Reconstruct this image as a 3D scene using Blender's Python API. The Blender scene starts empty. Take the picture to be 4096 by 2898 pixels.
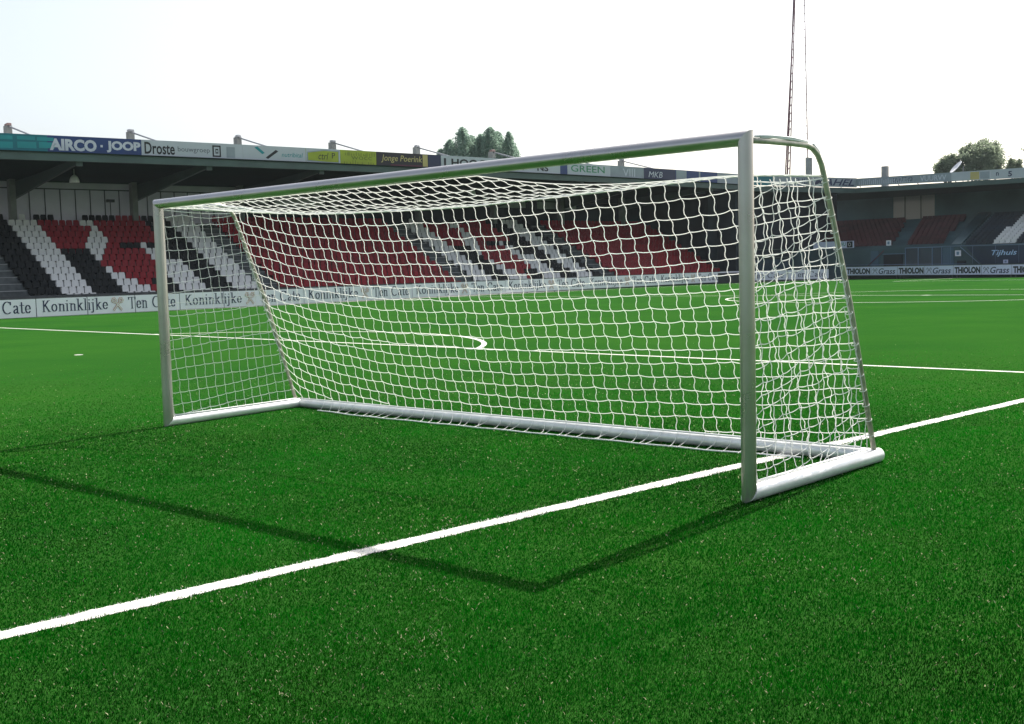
import bpy, math, random
import numpy as np
from mathutils import Vector, Matrix
R = math.radians
random.seed(7); rng = np.random.default_rng(7)
sc = bpy.context.scene
col = sc.collection

# ------------------------------------------------------------------ camera
CAMZ = 1.635
pit, rol = -0.0777, -0.0263
cp, sp, cr, sr = math.cos(pit), math.sin(pit), math.cos(rol), math.sin(rol)
fw = Vector((0, cp, sp)); r0 = Vector((1, 0, 0)); u0 = r0.cross(fw)
rt = cr*r0 + sr*u0; up = -sr*r0 + cr*u0
cam = bpy.data.cameras.new("camera"); cam.sensor_width = 36; cam.lens = 41.15
cam.clip_end = 2000; cam.clip_start = 0.05
co = bpy.data.objects.new("camera", cam); col.objects.link(co)
M = Matrix((rt, up, -fw)).transposed().to_4x4(); M.translation = (0, 0, CAMZ)
co.matrix_world = M
sc.camera = co

# ------------------------------------------------------------------ sky, sun, exposure
SUN_AZ, SUN_EL = R(36.0), R(44.0)          # azimuth clockwise from +Y
w = bpy.data.worlds.new("World"); sc.world = w; w.use_nodes = True
nt = w.node_tree; nt.nodes.clear()
sky = nt.nodes.new("ShaderNodeTexSky"); sky.sky_type = 'NISHITA'; sky.sun_disc = False
sky.sun_elevation = SUN_EL; sky.sun_rotation = SUN_AZ
sky.air_density = 1.0; sky.dust_density = 3.5; sky.ozone_density = 1.0; sky.altitude = 10
bg = nt.nodes.new("ShaderNodeBackground"); bg.inputs[1].default_value = 0.125
ow = nt.nodes.new("ShaderNodeOutputWorld")
hs = nt.nodes.new("ShaderNodeHueSaturation"); hs.inputs["Saturation"].default_value = .62
nt.links.new(sky.outputs[0], hs.inputs["Color"]); nt.links.new(hs.outputs[0], bg.inputs[0]); nt.links.new(bg.outputs[0], ow.inputs[0])
sun = bpy.data.lights.new("sun", 'SUN'); sun.energy = 4.8; sun.angle = R(0.6); sun.color = (1, .96, .88)
so = bpy.data.objects.new("sun", sun); col.objects.link(so)
sd = Vector((math.sin(SUN_AZ)*math.cos(SUN_EL), math.cos(SUN_AZ)*math.cos(SUN_EL), math.sin(SUN_EL)))
so.rotation_euler = sd.to_track_quat('Z', 'Y').to_euler(); so.location = (0, 0, 60)
vs = sc.view_settings
sc.display_settings.display_device = 'sRGB'
vs.view_transform = 'Standard'; vs.look = 'None'; vs.exposure = 0.75; vs.gamma = 1; vs.use_curve_mapping = False
sc.cycles.max_bounces = 8; sc.cycles.transparent_max_bounces = 12
sc.cycles.volume_bounces = 0
sc.cycles.volume_step_rate = 4; sc.cycles.volume_max_steps = 64

# ------------------------------------------------------------------ materials
def mat(name, c, rough=.6, metal=0., spec=.5, noise=0., nscale=4., c2=None, bump=0., bscale=40., transl=0., emit=None, detail=4.):
    m = bpy.data.materials.new(name); m.use_nodes = True
    n = m.node_tree.nodes; l = m.node_tree.links; p = n["Principled BSDF"]
    p.inputs["Base Color"].default_value = (*c, 1); p.inputs["Roughness"].default_value = rough
    p.inputs["Metallic"].default_value = metal; p.inputs["Specular IOR Level"].default_value = spec
    tc = n.new("ShaderNodeTexCoord")
    if noise > 0 or c2:
        tx = n.new("ShaderNodeTexNoise"); tx.inputs["Scale"].default_value = nscale; tx.inputs["Detail"].default_value = detail
        l.new(tc.outputs["Object"], tx.inputs["Vector"])
        cr_ = n.new("ShaderNodeValToRGB")
        cr_.color_ramp.elements[0].position = .35; cr_.color_ramp.elements[1].position = .65
        a = c2 if c2 else tuple(x*(1-noise) for x in c)
        b = c if c2 else tuple(min(1, x*(1+noise)) for x in c)
        cr_.color_ramp.elements[0].color = (*a, 1); cr_.color_ramp.elements[1].color = (*b, 1)
        l.new(tx.outputs["Fac"], cr_.inputs["Fac"]); l.new(cr_.outputs[0], p.inputs["Base Color"])
        mr = n.new("ShaderNodeMapRange"); mr.inputs[3].default_value = max(0, rough-.1); mr.inputs[4].default_value = min(1, rough+.1)
        l.new(tx.outputs["Fac"], mr.inputs[0]); l.new(mr.outputs[0], p.inputs["Roughness"])
    if bump > 0:
        t2 = n.new("ShaderNodeTexNoise"); t2.inputs["Scale"].default_value = bscale; l.new(tc.outputs["Object"], t2.inputs["Vector"])
        bp = n.new("ShaderNodeBump"); bp.inputs["Strength"].default_value = bump; bp.inputs["Distance"].default_value = .02
        l.new(t2.outputs["Fac"], bp.inputs["Height"]); l.new(bp.outputs[0], p.inputs["Normal"])
    if transl > 0:
        tr = n.new("ShaderNodeBsdfTranslucent"); tr.inputs[0].default_value = (*c, 1)
        mx = n.new("ShaderNodeMixShader"); mx.inputs[0].default_value = transl
        l.new(p.outputs[0], mx.inputs[1]); l.new(tr.outputs[0], mx.inputs[2])
        l.new(mx.outputs[0], n["Material Output"].inputs[0])
    return m

ALU = mat("brushed_aluminium", (.50, .48, .455), .30, .92, noise=.07, nscale=3, bump=.012, bscale=40)
BASEM = mat("sunlit_base_aluminium", (.88, .88, .87), .40, .35, noise=.08, nscale=7, bump=.05, bscale=50)  # lighter copy of the goal aluminium; sun glare on the base bars painted in
ALU2 = mat("dull_steel_tube", (.46, .44, .36), .5, .4, noise=.2, nscale=12, bump=.05)
TWINE = mat("white_twine", (.94, .94, .92), .8, transl=.6)
ROPE = mat("white_rope", (.84, .84, .82), .8, noise=.06, nscale=60)
LINEW = mat("line_white", (.74, .72, .66), .9, noise=.09, nscale=9, bump=.4, bscale=150)
BOARD = mat("board_white", (.86, .83, .90), .45, noise=.04, nscale=.8)
BOARD2 = mat("board_pale_blue", (.62, .64, .80), .45, noise=.05, nscale=.8)
NAVY = mat("navy_print", (.012, .018, .07), .5)
BLACKP = mat("black_print", (.012, .014, .02), .5)
SALMON = mat("salmon_print", (.55, .20, .12), .5)
LOGOW = mat("pale_print", (.72, .70, .68), .5)
DARKF = mat("dark_frame", (.03, .035, .04), .5, noise=.2, nscale=3)
CONC = mat("concrete", (.20, .20, .19), .85, noise=.25, nscale=1.5, bump=.2, bscale=12)
CONC_L = mat("pale_concrete", (.36, .36, .35), .85, noise=.18, nscale=1.3, bump=.2, bscale=12)
COLM = mat("shaded_column_concrete", (.19, .20, .19), .85, noise=.2, nscale=1.3, bump=.2, bscale=12)  # darker than the pale concrete; shade under the roof put into the colour
STEPC = mat("step_concrete", (.10, .11, .11), .85, noise=.3, nscale=2, bump=.15, bscale=10)
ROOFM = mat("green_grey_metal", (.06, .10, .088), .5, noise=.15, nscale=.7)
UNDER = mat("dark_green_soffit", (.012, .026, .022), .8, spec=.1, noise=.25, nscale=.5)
BEAMM = mat("beam_green", (.05, .075, .068), .5, noise=.15, nscale=1)
ROOFTOP = mat("roof_sheet", (.5, .52, .52), .5, noise=.1, nscale=.6)
WALLP = mat("translucent_panel", (.56, .56, .60), .5, noise=.08, nscale=.8, transl=.25)
WALLD = mat("dark_cladding", (.030, .036, .046), .7, spec=.15, noise=.25, nscale=.4)
WALLT = mat("teal_cladding", (.045, .09, .10), .6, noise=.25, nscale=.3)
WALLB = mat("blue_cladding", (.015, .03, .06), .6, noise=.25, nscale=.4)
GLASS = mat("dark_glass", (.05, .08, .10), .12, 0, .8, noise=.2, nscale=.5)
FRAMEB = mat("blue_frame", (.16, .24, .36), .5)
STEEL = mat("painted_steel", (.30, .31, .33), .45, .3, noise=.1)
S_WHITE = mat("seat_white", (.70, .69, .66), .4, noise=.06, nscale=1.1)
S_BLACK = mat("seat_black", (.005, .007, .008), .5, spec=.2, noise=.3, nscale=1.3)
S_RED = mat("seat_red", (.27, .008, .016), .5, spec=.25, noise=.22, nscale=.9)
MASTM = mat("mast_purple_red", (.10, .025, .045), .5, noise=.25, nscale=.8)
CAPR = mat("rusty_cap", (.20, .12, .11), .6)
LAMPM = mat("lamp_white", (.7, .7, .7), .4)
PAVE = mat("paving", (.16, .17, .16), .9, noise=.2, nscale=.6, bump=.2, bscale=8)

# turf ground sheet: mottled base colour, fibre bump
def turf_mat():
    m = bpy.data.materials.new("turf"); m.use_nodes = True
    n = m.node_tree.nodes; l = m.node_tree.links; p = n["Principled BSDF"]
    tc = n.new("ShaderNodeTexCoord")
    def noise(s, d=3, r=.6):
        t = n.new("ShaderNodeTexNoise"); t.inputs["Scale"].default_value = s; t.inputs["Detail"].default_value = d
        t.inputs["Roughness"].default_value = r; l.new(tc.outputs["Object"], t.inputs["Vector"]); return t
    def ramp(src, a, b, ca, cb):
        r_ = n.new("ShaderNodeValToRGB"); r_.color_ramp.elements[0].position = a; r_.color_ramp.elements[1].position = b
        r_.color_ramp.elements[0].color = (*ca, 1); r_.color_ramp.elements[1].color = (*cb, 1); l.new(src.outputs["Fac"], r_.inputs[0]); return r_
    fine = ramp(noise(55, 6, .75), .3, .72, (.008, .047, .006), (.038, .136, .022))
    patch = ramp(noise(.22, 5), .32, .68, (.72, .84, .84), (1.2, 1.08, .98))
    mul = n.new("ShaderNodeMix"); mul.data_type = 'RGBA'; mul.blend_type = 'MULTIPLY'; mul.inputs[0].default_value = 1
    l.new(fine.outputs[0], mul.inputs[6]); l.new(patch.outputs[0], mul.inputs[7])
    tan = ramp(noise(130, 2, .5), .70, .76, (0, 0, 0), (1, 1, 1))
    tm = n.new("ShaderNodeMix"); tm.data_type = 'RGBA'
    l.new(tan.outputs[0], tm.inputs[0]); l.new(mul.outputs[2], tm.inputs[6]); tm.inputs[7].default_value = (.20, .26, .09, 1)
    l.new(tm.outputs[2], p.inputs["Base Color"])
    p.inputs["Roughness"].default_value = 1.; p.inputs["Specular IOR Level"].default_value = 0.
    p.inputs["Sheen Weight"].default_value = .0; p.inputs["Sheen Roughness"].default_value = .4
    p.inputs["Sheen Tint"].default_value = (.5, .9, .35, 1)
    b = n.new("ShaderNodeBump"); b.inputs["Strength"].default_value = .6; b.inputs["Distance"].default_value = .02
    l.new(noise(90, 5, .7).outputs["Fac"], b.inputs["Height"]); l.new(b.outputs[0], p.inputs["Normal"])
    return m
TURF = turf_mat()

def blade_mat():
    m = bpy.data.materials.new("grass_blade"); m.use_nodes = True
    n = m.node_tree.nodes; l = m.node_tree.links; p = n["Principled BSDF"]
    at = n.new("ShaderNodeAttribute"); at.attribute_name = "tint"
    l.new(at.outputs["Color"], p.inputs["Base Color"]); p.inputs["Roughness"].default_value = .6
    p.inputs["Specular IOR Level"].default_value = .03
    tr = n.new("ShaderNodeBsdfTranslucent"); l.new(at.outputs["Color"], tr.inputs[0])
    mx = n.new("ShaderNodeMixShader"); mx.inputs[0].default_value = .35
    l.new(p.outputs[0], mx.inputs[1]); l.new(tr.outputs[0], mx.inputs[2]); l.new(mx.outputs[0], n["Material Output"].inputs[0])
    return m
BLADE = blade_mat()

# ------------------------------------------------------------------ object helpers
ORI = {}                                     # world origin of every object (nothing is rotated)
def tag(o, label=None, cat=None, group=None, kind=None):
    if label: o["label"] = label
    if cat: o["category"] = cat
    if group: o["group"] = group
    if kind: o["kind"] = kind
    return o
def empty(name, loc, label=None, cat=None, group=None):
    o = bpy.data.objects.new(name, None); col.objects.link(o); o.location = loc; o.empty_display_size = .2
    ORI[o.name] = Vector(loc); return tag(o, label, cat, group)

class MB:
    def __init__(s): s.v = []; s.f = []; s.m = []; s.k = 0
    def add(s, vs_, fs, mi=0):
        b = len(s.v); s.v += [tuple(x) for x in vs_]
        for f in fs: s.f.append(tuple(b+i for i in f)); s.m.append(mi)
        return s
    def hexa(s, p, mi=0):      # 8 points: bottom 4 then top 4
        return s.add(p, [(3, 2, 1, 0), (4, 5, 6, 7), (0, 1, 5, 4), (1, 2, 6, 5), (2, 3, 7, 6), (3, 0, 4, 7)], mi)
    def box(s, a, b, mi=0):
        (x0, y0, z0), (x1, y1, z1) = a, b
        return s.hexa([(x0, y0, z0), (x1, y0, z0), (x1, y1, z0), (x0, y1, z0), (x0, y0, z1), (x1, y0, z1), (x1, y1, z1), (x0, y1, z1)], mi)
    def fbox(s, F, u0, u1, n0, n1, z0, z1, mi=0):   # box in a frame F(u, n, z)
        return s.hexa([F(u0, n0, z0), F(u1, n0, z0), F(u1, n1, z0), F(u0, n1, z0), F(u0, n0, z1), F(u1, n0, z1), F(u1, n1, z1), F(u0, n1, z1)], mi)
    def bar(s, a, b, w=.1, h=None, mi=0):
        h = h or w; a, b = Vector(a), Vector(b); d = (b-a).normalized()
        x = d.cross(Vector((0, 0, 1)));  x = Vector((1, 0, 0)) if x.length < 1e-3 else x.normalized()
        y = x.cross(d).normalized(); x = x*w/2; y = y*h/2
        return s.hexa([a-x-y, a+x-y, a+x+y, a-x+y, b-x-y, b+x-y, b+x+y, b-x+y], mi)
    def tube(s, pts, r, n=8, caps=True, mi=0):
        pts = [Vector(p) for p in pts]; b = len(s.v)
        rr = r if isinstance(r, (list, tuple)) else [r]*len(pts)
        t0 = (pts[1]-pts[0]).normalized()
        x = t0.cross(Vector((0, 0, 1)));  x = Vector((1, 0, 0)) if x.length < .05 else x.normalized()
        for i, p in enumerate(pts):
            t = (pts[min(i+1, len(pts)-1)]-pts[max(i-1, 0)])
            t = t.normalized() if t.length > 1e-9 else t0
            x = (x-t*x.dot(t)); x = x.normalized() if x.length > 1e-6 else Vector((1, 0, 0)); y = t.cross(x)
            for j in range(n):
                a = 2*math.pi*j/n; s.v.append(tuple(p+(x*math.cos(a)+y*math.sin(a))*rr[i]))
        for i in range(len(pts)-1):
            for j in range(n):
                s.f.append((b+i*n+j, b+i*n+(j+1) % n, b+(i+1)*n+(j+1) % n, b+(i+1)*n+j)); s.m.append(mi)
        if caps:
            s.f.append(tuple(b+j for j in range(n))[::-1]); s.m.append(mi)
            s.f.append(tuple(b+(len(pts)-1)*n+j for j in range(n))); s.m.append(mi)
        return s
    def build(s, name, mats, parent=None, smooth=False, loc=None, label=None, cat=None, group=None, kind=None, bevel=0):
        if not isinstance(mats, (list, tuple)): mats = [mats]
        me = bpy.data.meshes.new(name)
        if loc is None: loc = ORI[parent.name] if parent else Vector((0, 0, 0))
        loc = Vector(loc)
        me.from_pydata([tuple(Vector(v)-loc) for v in s.v], [], s.f)
        for m in mats: me.materials.append(m)
        me.polygons.foreach_set("material_index", s.m)
        if smooth: me.polygons.foreach_set("use_smooth", [True]*len(s.f))
        me.update()
        o = bpy.data.objects.new(name, me); col.objects.link(o)
        ORI[o.name] = loc
        if parent: o.parent = parent; o.location = loc-ORI[parent.name]
        else: o.location = loc
        if smooth == 'auto' : pass
        if bevel:
            bv = o.modifiers.new("bevel", 'BEVEL'); bv.width = bevel; bv.segments = 2
        return tag(o, label, cat, group, kind)

# ---- lettering
_tc = {}
def text_geo(s, bold=0., shear=0.):
    k = (s, bold, shear)
    if k in _tc: return _tc[k]
    cu = bpy.data.curves.new("txt", 'FONT'); cu.body = s; cu.size = 1; cu.offset = bold; cu.shear = shear; cu.resolution_u = 3
    o = bpy.data.objects.new("txt", cu); col.objects.link(o)
    dg = bpy.context.evaluated_depsgraph_get(); me = o.evaluated_get(dg).to_mesh()
    v = [(p.co.x, p.co.y) for p in me.vertices]; f = [tuple(p.vertices) for p in me.polygons]
    o.evaluated_get(dg).to_mesh_clear(); col.objects.unlink(o); bpy.data.objects.remove(o); bpy.data.curves.remove(cu)
    x0 = min(a for a, b in v); x1 = max(a for a, b in v); y0 = min(b for a, b in v); y1 = max(b for a, b in v)
    v = [((a-x0)/(x1-x0), (b-y0)/(y1-y0)) for a, b in v]
    _tc[k] = (v, f); return _tc[k]
def put_text(mb, F, s, u0, u1, z0, z1, n, mi=0, bold=0., shear=0.):
    v, f = text_geo(s, bold, shear)
    mb.add([F(u0+(u1-u0)*a, n, z0+(z1-z0)*b) for a, b in v], f, mi)

# serif alphabet drawn with a broad vertical pen: (advance, strokes); x-height 0.5, cap height 0.75
def arc(cx, cy, rx, ry, a0, a1, n=10):
    return [(cx+rx*math.cos(R(a0+(a1-a0)*i/n)), cy+ry*math.sin(R(a0+(a1-a0)*i/n))) for i in range(n+1)]
SER = {
 'K': (.58, [[(.12, 0), (.12, .75)], [(.14, .36), (.42, .75)], [(.22, .45), (.46, 0)]], [(.12, 0), (.12, .75), (.44, .75), (.48, 0)]),
 'o': (.46, [arc(.22, .25, .15, .24, 0, 360, 16)], []),
 'n': (.48, [[(.12, 0), (.12, .5)], [(.14, .4), (.22, .48), (.3, .48), (.36, .4), (.36, 0)]], [(.12, 0), (.36, 0), (.08, .5)]),
 'i': (.26, [[(.12, 0), (.12, .5)], [(.12, .68), (.12, .72)]], [(.12, 0), (.08, .5)]),
 'k': (.48, [[(.12, 0), (.12, .8)], [(.14, .24), (.34, .5)], [(.2, .3), (.38, 0)]], [(.12, 0), (.08, .8), (.35, .5), (.40, 0)]),
 'l': (.26, [[(.12, 0), (.12, .8)]], [(.12, 0), (.08, .8)]),
 'j': (.26, [[(.12, -.12), (.12, .5)], [(.12, -.12), (.06, -.2), (-.02, -.16)], [(.12, .68), (.12, .72)]], [(.08, .5)]),
 'e': (.43, [arc(.22, .25, .14, .24, 0, 325, 14), [(.08, .25), (.36, .25)]], []),
 'T': (.60, [[(.3, 0), (.3, .72)], [(.05, .74), (.55, .74)], [(.06, .6), (.06, .74)], [(.54, .6), (.54, .74)]], [(.3, 0)]),
 'C': (.66, [arc(.36, .375, .26, .37, 50, 310, 14), [(.56, .55), (.56, .72)]], []),
 'a': (.44, [[(.1, .4), (.16, .48), (.26, .48), (.31, .4), (.31, .06), (.38, .01)], [(.3, .3), (.14, .22), (.09, .12), (.15, .02), (.3, .1)]], []),
 't': (.30, [[(.14, .68), (.14, .06), (.2, .01), (.28, .04)], [(.04, .49), (.26, .49)]], []),
 ' ': (.26, [], []),
}
def serif_geo(s, pw=.085, ph=.032):
    x = 0; quads = []
    def nibline(p, q):
        a, b = pw/2, ph/2; dx, dy = q[0]-p[0], q[1]-p[1]
        if dx*dy >= 0: s_ = 1 if (dx > 0 or dy > 0) else -1
        pts = [(p[0]+i*a, p[1]+j*b) for i in (-1, 1) for j in (-1, 1)]+[(q[0]+i*a, q[1]+j*b) for i in (-1, 1) for j in (-1, 1)]
        pts = sorted(set(pts)); lo = []; hi = []
        cr2 = lambda o, a_, b_: (a_[0]-o[0])*(b_[1]-o[1])-(a_[1]-o[1])*(b_[0]-o[0])
        for P in pts:
            while len(lo) > 1 and cr2(lo[-2], lo[-1], P) <= 1e-9: lo.pop()
            lo.append(P)
        for P in pts[::-1]:
            while len(hi) > 1 and cr2(hi[-2], hi[-1], P) <= 1e-9: hi.pop()
            hi.append(P)
        quads.append(lo[:-1]+hi[:-1])
    for ch in s:
        adv, st, se = SER[ch]
        for line in st:
            for p, q in zip(line[:-1], line[1:]): nibline((x+p[0], p[1]), (x+q[0], q[1]))
        for (a, b) in se: nibline((x+a-.05, b), (x+a+.05, b))
        x += adv
    return quads, x
def put_serif(mb, F, s, u0, u1, zb, h, n, mi=0):
    quads, W = serif_geo(s); k = (u1-u0)/W
    for i, q in enumerate(quads):
        nn = n+(.0015*(i % 7))*SGN
        mb.add([F(u0+a*k, nn, zb+b*h/.75) for a, b in q], [tuple(range(len(q)))], mi)
SGN = 1

# ================================================================== GROUND, PITCH, MARKINGS
b_ = 0.7679; SX, SY = -9.768, 26.357
PU = Vector((math.cos(b_), math.sin(b_), 0)); PV = Vector((-math.sin(b_), math.cos(b_), 0))
def PT(x, y, z=0.): return Vector((SX, SY, 0))+PU*x+PV*y+Vector((0, 0, z))    # x from the penalty spot towards the far goal
mb = MB(); mb.add([(-700, -700, -.03), (700, -700, -.03), (700, 700, -.03), (-700, 700, -.03)], [(0, 1, 2, 3)])
mb.build("ground", PAVE, kind="structure")
def polyplane(name, pts, m, z, kind="structure"):
    q = MB(); q.add([(x, y, z) for x, y in pts], [tuple(range(len(pts)))]); return q.build(name, m, kind=kind)
polyplane("pitch", [(-70, -60), (60, -75), (75, 55), (40.6, 97.2), (31.6, 110.2), (22.9, 111.2), (-24.3, 54.9), (-55, 20)], TURF, 0.0)

mk = MB(); MZ = .004
def mline(x0, y0, x1, y1, wd=.12, seg=None):
    a = Vector((x0, y0)); b = Vector((x1, y1)); d = (b-a); L = d.length; d /= L; nrm = Vector((-d.y, d.x))*wd/2
    P = [a-nrm, b-nrm, b+nrm, a+nrm]; mk.add([PT(p.x, p.y, MZ) for p in P], [(0, 1, 2, 3)])
def mcirc(cx, cy, r, a0, a1, n=64, wd=.12):
    for i in range(n):
        t0, t1 = R(a0+(a1-a0)*i/n), R(a0+(a1-a0)*(i+1)/n)
        P = [(cx+q*math.cos(t), cy+q*math.sin(t)) for q, t in ((r-wd/2, t0), (r+wd/2, t0), (r+wd/2, t1), (r-wd/2, t1))]
        mk.add([PT(x, y, MZ) for x, y in P], [(0, 1, 2, 3)])
def mrag(x0, x1, y, wd):
    n = int((x1-x0)/.025); rs = random.Random(3); e = [[], []]
    for s_ in (0, 1):
        v = 0
        for i in range(n+1): v = v*.6+rs.uniform(-.009, .009); e[s_].append((v+rs.uniform(-.005, .005))*(1 if s_ else -1)+(wd/2 if s_ else -wd/2))
    P = [PT(x0+(x1-x0)*i/n, y+e[0][i], MZ) for i in range(n+1)]+[PT(x0+(x1-x0)*i/n, y+e[1][i], MZ) for i in range(n+1)]
    mk.add(P, [(i, i+1, n+2+i, n+1+i) for i in range(n)])
W1 = 20.22; HL = 40.46; XE = 2*HL+11
mrag(-11, 5.56, -W1, .14); mline(5.5, -W1+.06, 5.5, W1); mline(-11, W1, 5.56, W1)
mcirc(0, 0, 9.15, -52.7, 52.7); mcirc(0, 0, .05, 0, 360, 24, .10)
mline(-11, -33.9, -11, 33.9); mline(-11, 34, XE, 34); mline(-11, -34, XE, -34); mline(XE, -33.9, XE, 33.9)
mline(HL, -33.9, HL, 33.9); mcirc(HL, 0, 9.15, 0.3, 359.7, 96); mcirc(HL, 0, .12, 0, 360, 16, .24)
mline(XE-16.5, -W1, XE-16.5, W1); mline(XE-16.4, W1, XE-.1, W1); mline(XE-16.4, -W1, XE-.1, -W1)
mline(XE-5.5, -9.1, XE-5.5, 9.1); mline(XE-5.4, 9.1, XE-.1, 9.1); mline(XE-5.4, -9.1, XE-.1, -9.1)
mline(-5.5, -9.1, -5.5, 9.1); mline(-10.9, 9.1, -5.4, 9.1); mline(-10.9, -9.1, -5.4, -9.1)
mk.build("pitch_markings", LINEW, kind="structure")

# grass blades close to the camera, thinning out with distance
def make_grass():
    r1, r2 = 2.3, 26.0; NB = 1500000
    lr = rng.uniform(math.log(r1), math.log(r2), NB); r = np.exp(lr)
    th = rng.uniform(R(-36), R(36), NB)
    x = r*np.sin(th); y = r*np.cos(th)
    keep = rng.uniform(0, 1, NB) < np.clip((26-r)/14, 0, 1); r, th, x, y = r[keep], th[keep], x[keep], y[keep]; NB = len(r)
    h = rng.uniform(.007, .018, NB)*np.clip((30-r)/16, .25, 1); wd = rng.uniform(.0018, .0038, NB)*np.clip(r/4.5, .8, 2.6)
    az = rng.uniform(0, 2*np.pi, NB); lean = rng.uniform(.1, .9, NB)**1.0; la = rng.uniform(0, 2*np.pi, NB)
    # low frequency tufting
    def ns(px, py, f, seed):
        g = np.random.default_rng(seed).uniform(0, 1, (64, 64)); a = (px*f) % 64; b = (py*f) % 64
        i = a.astype(int); j = b.astype(int); fa = a-i; fb = b-j; fa = fa*fa*(3-2*fa); fb = fb*fb*(3-2*fb)
        i2 = (i+1) % 64; j2 = (j+1) % 64
        return (g[i, j]*(1-fa)+g[i2, j]*fa)*(1-fb)+(g[i, j2]*(1-fa)+g[i2, j2]*fa)*fb
    n1 = ns(x+50, y+50, 1.1, 1); n2 = ns(x+50, y+50, 5.0, 2); n3 = ns(x+50, y+50, 2.2, 3)
    h *= .7+.6*n2
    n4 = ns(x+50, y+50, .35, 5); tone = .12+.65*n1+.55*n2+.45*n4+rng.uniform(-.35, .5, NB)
    c = np.stack([.0006*tone+.004*n3**3, .078*tone, .0016*tone], 1)*(1+np.clip((r-6)/16, 0, 1.2))[:, None]; c[:, 0] += .010*np.clip((r-6)/16, 0, 1.2); c[:, 2] += .006*np.clip((r-6)/16, 0, 1.2)  # brighter and paler with distance: haze and grazing sun put into the tint
    pick = rng.uniform(0, 1, NB)
    light = pick < .05; c[light] = np.array([.030, .20, .018])*rng.uniform(.6, 1.3, (light.sum(), 1))
    tan = pick > 1-.010-.05*np.clip(n3-.62, 0, 1)*np.clip(n2-.3, 0, 1)*6
    c[tan] = np.array([.50, .47, .30])*rng.uniform(.5, 1.4, (tan.sum(), 1))
    lean[tan] = .9; h[tan] *= .9; wd[tan] *= 1.4
    # white fibres inside the painted line
    dx = x-SX; dy = y-SY; px = dx*PU.x+dy*PU.y; py = dx*PV.x+dy*PV.y
    jag = rng.normal(0, .013, NB)
    inl = ((np.abs(py+W1)+jag < .068) & (px < 5.5)) | ((np.abs(px-5.5)+jag < .06))
    c[inl] = np.array([.78, .77, .73])*rng.uniform(.85, 1.1, (inl.sum(), 1)); h[inl] *= .9
    V = np.zeros((NB, 5, 3), np.float32)
    ca, sa = np.cos(az)*wd/2, np.sin(az)*wd/2
    lx, ly = np.cos(la)*h*lean, np.sin(la)*h*lean
    hz = h/np.sqrt(1+lean*lean*.6)
    V[:, 0] = np.stack([x-ca, y-sa, np.zeros(NB)], 1); V[:, 1] = np.stack([x+ca, y+sa, np.zeros(NB)], 1)
    V[:, 2] = np.stack([x+ca*.8+lx*.35, y+sa*.8+ly*.35, hz*.6], 1); V[:, 3] = np.stack([x-ca*.8+lx*.35, y-sa*.8+ly*.35, hz*.6], 1)
    V[:, 4] = np.stack([x+lx, y+ly, hz], 1)
    me = bpy.data.meshes.new("grass"); me.vertices.add(NB*5); me.vertices.foreach_set("co", V.reshape(-1))
    base = np.arange(NB, dtype=np.int32)[:, None]*5
    li = np.concatenate([base+0, base+1, base+2, base+3, base+3, base+2, base+4], 1).reshape(-1)
    me.loops.add(NB*7); me.loops.foreach_set("vertex_index", li)
    me.polygons.add(NB*2); ls = (np.arange(NB, dtype=np.int32)[:, None]*7+np.array([0, 4], np.int32)).reshape(-1)
    me.polygons.foreach_set("loop_start", ls)
    me.update(calc_edges=True); me.validate()
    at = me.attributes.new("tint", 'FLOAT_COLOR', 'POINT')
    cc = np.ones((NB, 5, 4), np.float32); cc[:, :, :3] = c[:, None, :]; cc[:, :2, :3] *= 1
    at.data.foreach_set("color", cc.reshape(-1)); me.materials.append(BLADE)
    o = bpy.data.objects.new("grass", me); col.objects.link(o)
    tag(o, "short green turf blades in front of the goal", "grass", kind="stuff")
make_grass()

# ================================================================== GOAL
N0 = Vector((1.616, 7.997, 0)); F0 = Vector((-3.862, 13.034, 0))
bN = Vector((1.3416, 1.4612, 0)); bF = Vector((1.189, 1.620, 0)); LB = 1.99
bN.normalize(); bF.normalize()
def GP(u, t, z):            # u 0 far post .. 1 near post, t back from the goal line
    bd = (bF*(1-u)+bN*u).normalized(); return F0+(N0-F0)*u+bd*t+Vector((0, 0, z))
goal = empty("portable_goal", (N0+F0)/2, "aluminium full-size football goal with white net standing on the pitch", "football goal")
ZT = 2.48; ED = (N0-F0).normalized()
def mtube(name, p0, p1, n0, n1, rx, ry, xdir, m=ALU, seg=24):
    """oval tube from p0 to p1 whose ends are cut by planes with normals n0, n1"""
    p0, p1 = Vector(p0), Vector(p1); d = (p1-p0).normalized(); xd = Vector(xdir); xd = (xd-d*xd.dot(d)).normalized(); yd = d.cross(xd)
    q = MB(); a = []; b = []
    for i in range(seg):
        an = 2*math.pi*i/seg; off = xd*rx*math.cos(an)+yd*ry*math.sin(an)
        a.append(p0+off-d*(off.dot(n0)/d.dot(n0))); b.append(p1+off-d*(off.dot(n1)/d.dot(n1)))
    q.add(a+b, [(i, (i+1) % seg, seg+(i+1) % seg, seg+i) for i in range(seg)])
    q.add(a, [tuple(range(seg))[::-1]]); q.add(b, [tuple(range(seg))])
    o = q.build(name, m, goal)
    me = o.data; me.polygons.foreach_set("use_smooth", [len(p.vertices) == 4 for p in me.polygons]); return o
zv = Vector((0, 0, 1)); BD = (bF+bN).normalized()
fT = F0+zv*2.472; nT = N0+zv*2.487
mtube("post", F0+zv*.057, fT, (zv-bF).normalized(), (zv+ED).normalized(), .050, .060, ED)
mtube("post", N0+zv*.057, nT, (zv-bN).normalized(), (zv-ED).normalized(), .050, .060, ED)
mtube("crossbar", fT, nT, (ED+zv).normalized(), (ED-zv).normalized(), .060, .052, BD)
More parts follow.
